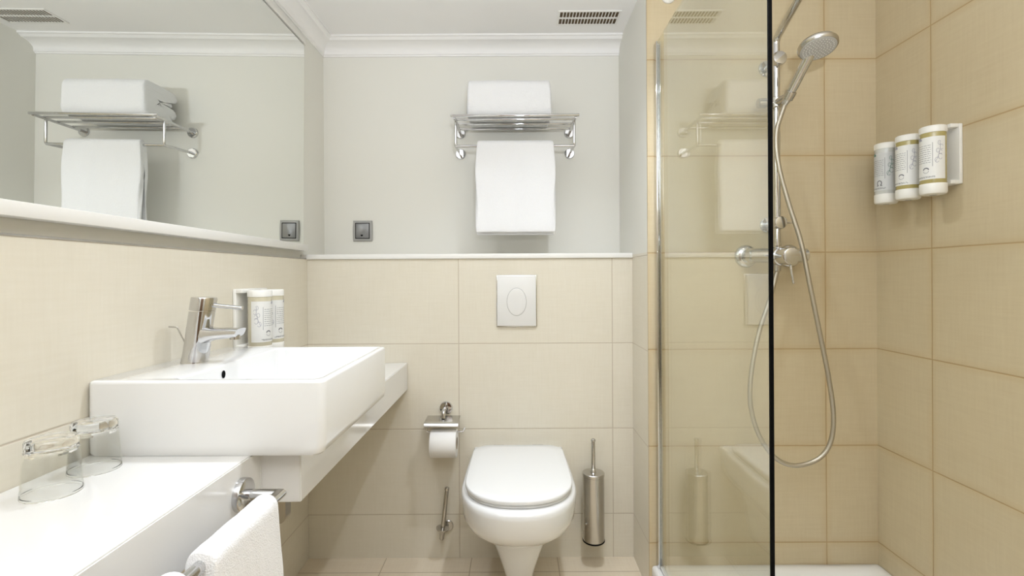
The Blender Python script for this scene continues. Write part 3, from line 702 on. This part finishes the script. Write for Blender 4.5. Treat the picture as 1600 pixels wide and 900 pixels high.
# mixer + riser + fixed-head arm : one plumbed unit
MX, MZ = .869, 1.163; RY = 1.652
sh = thing('shower_column', 'chrome shower mixer with riser pipe on the tiled wall', 'shower', (MX, DS, MZ))
for x in (MX-.075, MX+.075):
    bm = B(); lathe(bm, (x, DS-.0005, MZ), (0, -1, 0), [(0, .039), (.004, .039), (.010, .036), (.014, .030), (.016, .022), (.045, .0185), (.050, .0185)], 44); obj('wall_rosette', bm, M_chrome, sh)
bm = B(); loft(bm, [circ((x, RY, MZ), Y, Z, r_, 36) for x, r_ in ((MX-.100, .010), (MX-.099, .019), (MX-.095, .0235), (MX-.03, .0245), (MX+.03, .0245), (MX+.095, .0235), (MX+.099, .019), (MX+.100, .010))]); obj('mixer_body', bm, M_chrome, sh)
bm = B(); lathe(bm, (MX, RY-.015, MZ-.003), (0, -1, -.04), [(0, .030), (.018, .030), (.021, .0265), (.024, .0265), (.026, .0285), (.070, .0275), (.073, .0262), (.0745, .023)], 44); hk = obj('control_knob', bm, M_chrome, sh)
bm = B(); tube(bm, [(MX+.002, RY-.075, MZ-.026), (MX+.004, RY-.080, MZ-.060), (MX+.008, RY-.084, MZ-.092)], [.0045, .004, .0036]); obj('knob_lever', bm, M_chrome, hk)
bm = B(); lathe(bm, (MX, RY+.001, MZ+.018), (0, 0, 1), [(0, .017), (.010, .017), (.013, .014), (.020, .014)], 28)
tube(bm, bend([(MX, RY, MZ+.03), (MX, RY, 1.880), (MX, 1.20, 2.085)], .02, 8), .0118, 24); obj('riser_pipe', bm, M_chrome, sh)
bm = B(); lathe(bm, (MX, 1.18, 2.075), (0, -.15, -1), [(-.03, .012), (-.012, .014), (-.006, .03), (0, .10), (.008, .104), (.011, .10)], 48); obj('rain_head', bm, M_chrome, sh)
bm = B(); lathe(bm, (MX, RY, MZ-.052), (0, 0, 1), [(0, .0115), (.012, .0125), (.022, .012), (.030, .012)], 28); obj('outlet_nut', bm, M_satin, sh)
for z, r_, nm in ((1.808, .0235, 'pipe_bracket'), (1.270, .0215, 'diverter')):
    bm = B(); lathe(bm, (MX, DS-.0005, z), (0, -1, 0), [(0, r_+.004), (.004, r_+.004), (.007, r_+.001), (.009, .011), (.035, .011)], 36)
    lathe(bm, (MX, RY+.028, z), (0, -1, 0), [(0, .013), (.006, .0175), (.052, r_), (.056, r_-.002), (.057, r_-.006)], 36); ob = obj(nm, bm, M_chrome, sh)
    if nm == 'diverter':
        bm = B(); tube(bm, [(MX+.018, RY-.024, z), (MX+.042, RY-.026, z-.001)], .0028, 12); obj('diverter_lever', bm, M_chrome, ob)
# slider
sl = MX; SZ = 1.668
bm = B(); lathe(bm, (sl, RY, SZ-.016), (0, 0, 1), [(0, .0165), (.002, .0185), (.032, .0185), (.034, .0165)], 32)
lathe(bm, (sl-.062, RY, SZ), (1, 0, 0), [(0, .012), (.002, .0155), (.026, .0165), (.03, .012), (.06, .012)], 28)
tube(bm, [(sl, RY-.008, SZ), (sl+.004, RY-.060, SZ)], .0125, 20); ob = obj('slider', bm, M_satin, sh)
hp = Vector((MX+.006, RY-.068, SZ+.002)); hdv = Vector((.030, -.085, .118)).normalized()
bm = B(); lathe(bm, hp-hdv*.014, hdv, [(0, .0135), (.001, .0165), (.026, .0175), (.028, .0145)], 28); obj('cradle', bm, M_satin, ob)

hs = thing('hand_shower', 'chrome hand shower with round grey spray face on the riser slider', 'hand shower', tuple(hp))
bm = B(); q = [hp-hdv*.030, hp-hdv*.012, hp+hdv*.03, hp+hdv*.08, hp+hdv*.122]
tube(bm, q, [.0085, .0125, .0145, .0142, .0150], 24)
obj('handle', bm, M_chrome, hs)
hc = Vector((.903, 1.478, 1.770)); hn = Vector((-.02, -.30, -.95)).normalized()
bm = B(); lathe(bm, hc, -hn, [(-.001, .050), (.003, .0535), (.010, .0545), (.016, .051), (.022, .040), (.026, .018), (.027, .002)], 48)
tube(bm, [hp+hdv*.120, hp+hdv*.137, hc-hn*.010+Vector((-.006,.02,0))], [.0150, .0155, .012], 20); obj('head', bm, M_satin, hs)
bm = B(); lathe(bm, hc+hn*.0008, hn, [(0, .0485), (.0015, .0475), (.002, .045)], 48); fcx = obj('spray_face', bm, M_spray, hs)
bm = B(); uu, vv = frame_of(hn)
for ring, cnt in ((.008, 6), (.016, 12), (.024, 18), (.032, 24), (.040, 30)):
    for i in range(cnt):
        a = 2*PI*i/cnt; c = hc+hn*.0026+uu*ring*math.cos(a)+vv*ring*math.sin(a)
        lathe(bm, c, hn, [(0, .0016), (.0016, .0011)], 8)
noz = obj('nozzles', bm, M_plate, fcx); noz['kind'] = 'stuff'
hose_px = [(0.8567,1.608,1.634),(0.850,1.615,1.56),(0.8535,1.61,1.455),(0.880,1.60,1.328),(0.9125,1.59,1.205),(0.937,1.585,1.07),(0.968,1.585,.915),(1.000,1.59,.765),(1.0205,1.60,.64),(1.012,1.605,.555),(0.975,1.61,.502),(0.905,1.615,.480),(0.845,1.62,.502),(0.800,1.63,.565),(0.775,1.635,.645),(0.771,1.64,.72),(0.785,1.645,.82),(0.810,1.65,.92),(0.845,1.652,1.02),(MX,RY,MZ-.052)]
pts = catmull([tuple(hp-hdv*.028)] + hose_px[1:], 8)
bm = B(); tube(bm, pts, .0072, 14); tag(obj('shower_hose', bm, M_hose), 'ribbed metal shower hose looping down from the hand shower', 'hose')

# round white fitting high on the shower wall
wf = thing('wall_fitting', 'small round white fitting high on the shower wall above the glass', 'fitting', (.525, DS, 2.06))
bm = B(); lathe(bm, (.532, DS-.0005, 2.058), (0, -1, 0), [(0, .024), (.006, .024), (.010, .020)], 32); obj('base', bm, M_capw, wf)
bm = B(); lathe(bm, (.532, DS-.010, 2.058), (0, -1, 0), [(0, .014), (.02, .012), (.024, .008)], 24); obj('nose', bm, M_capw, wf)
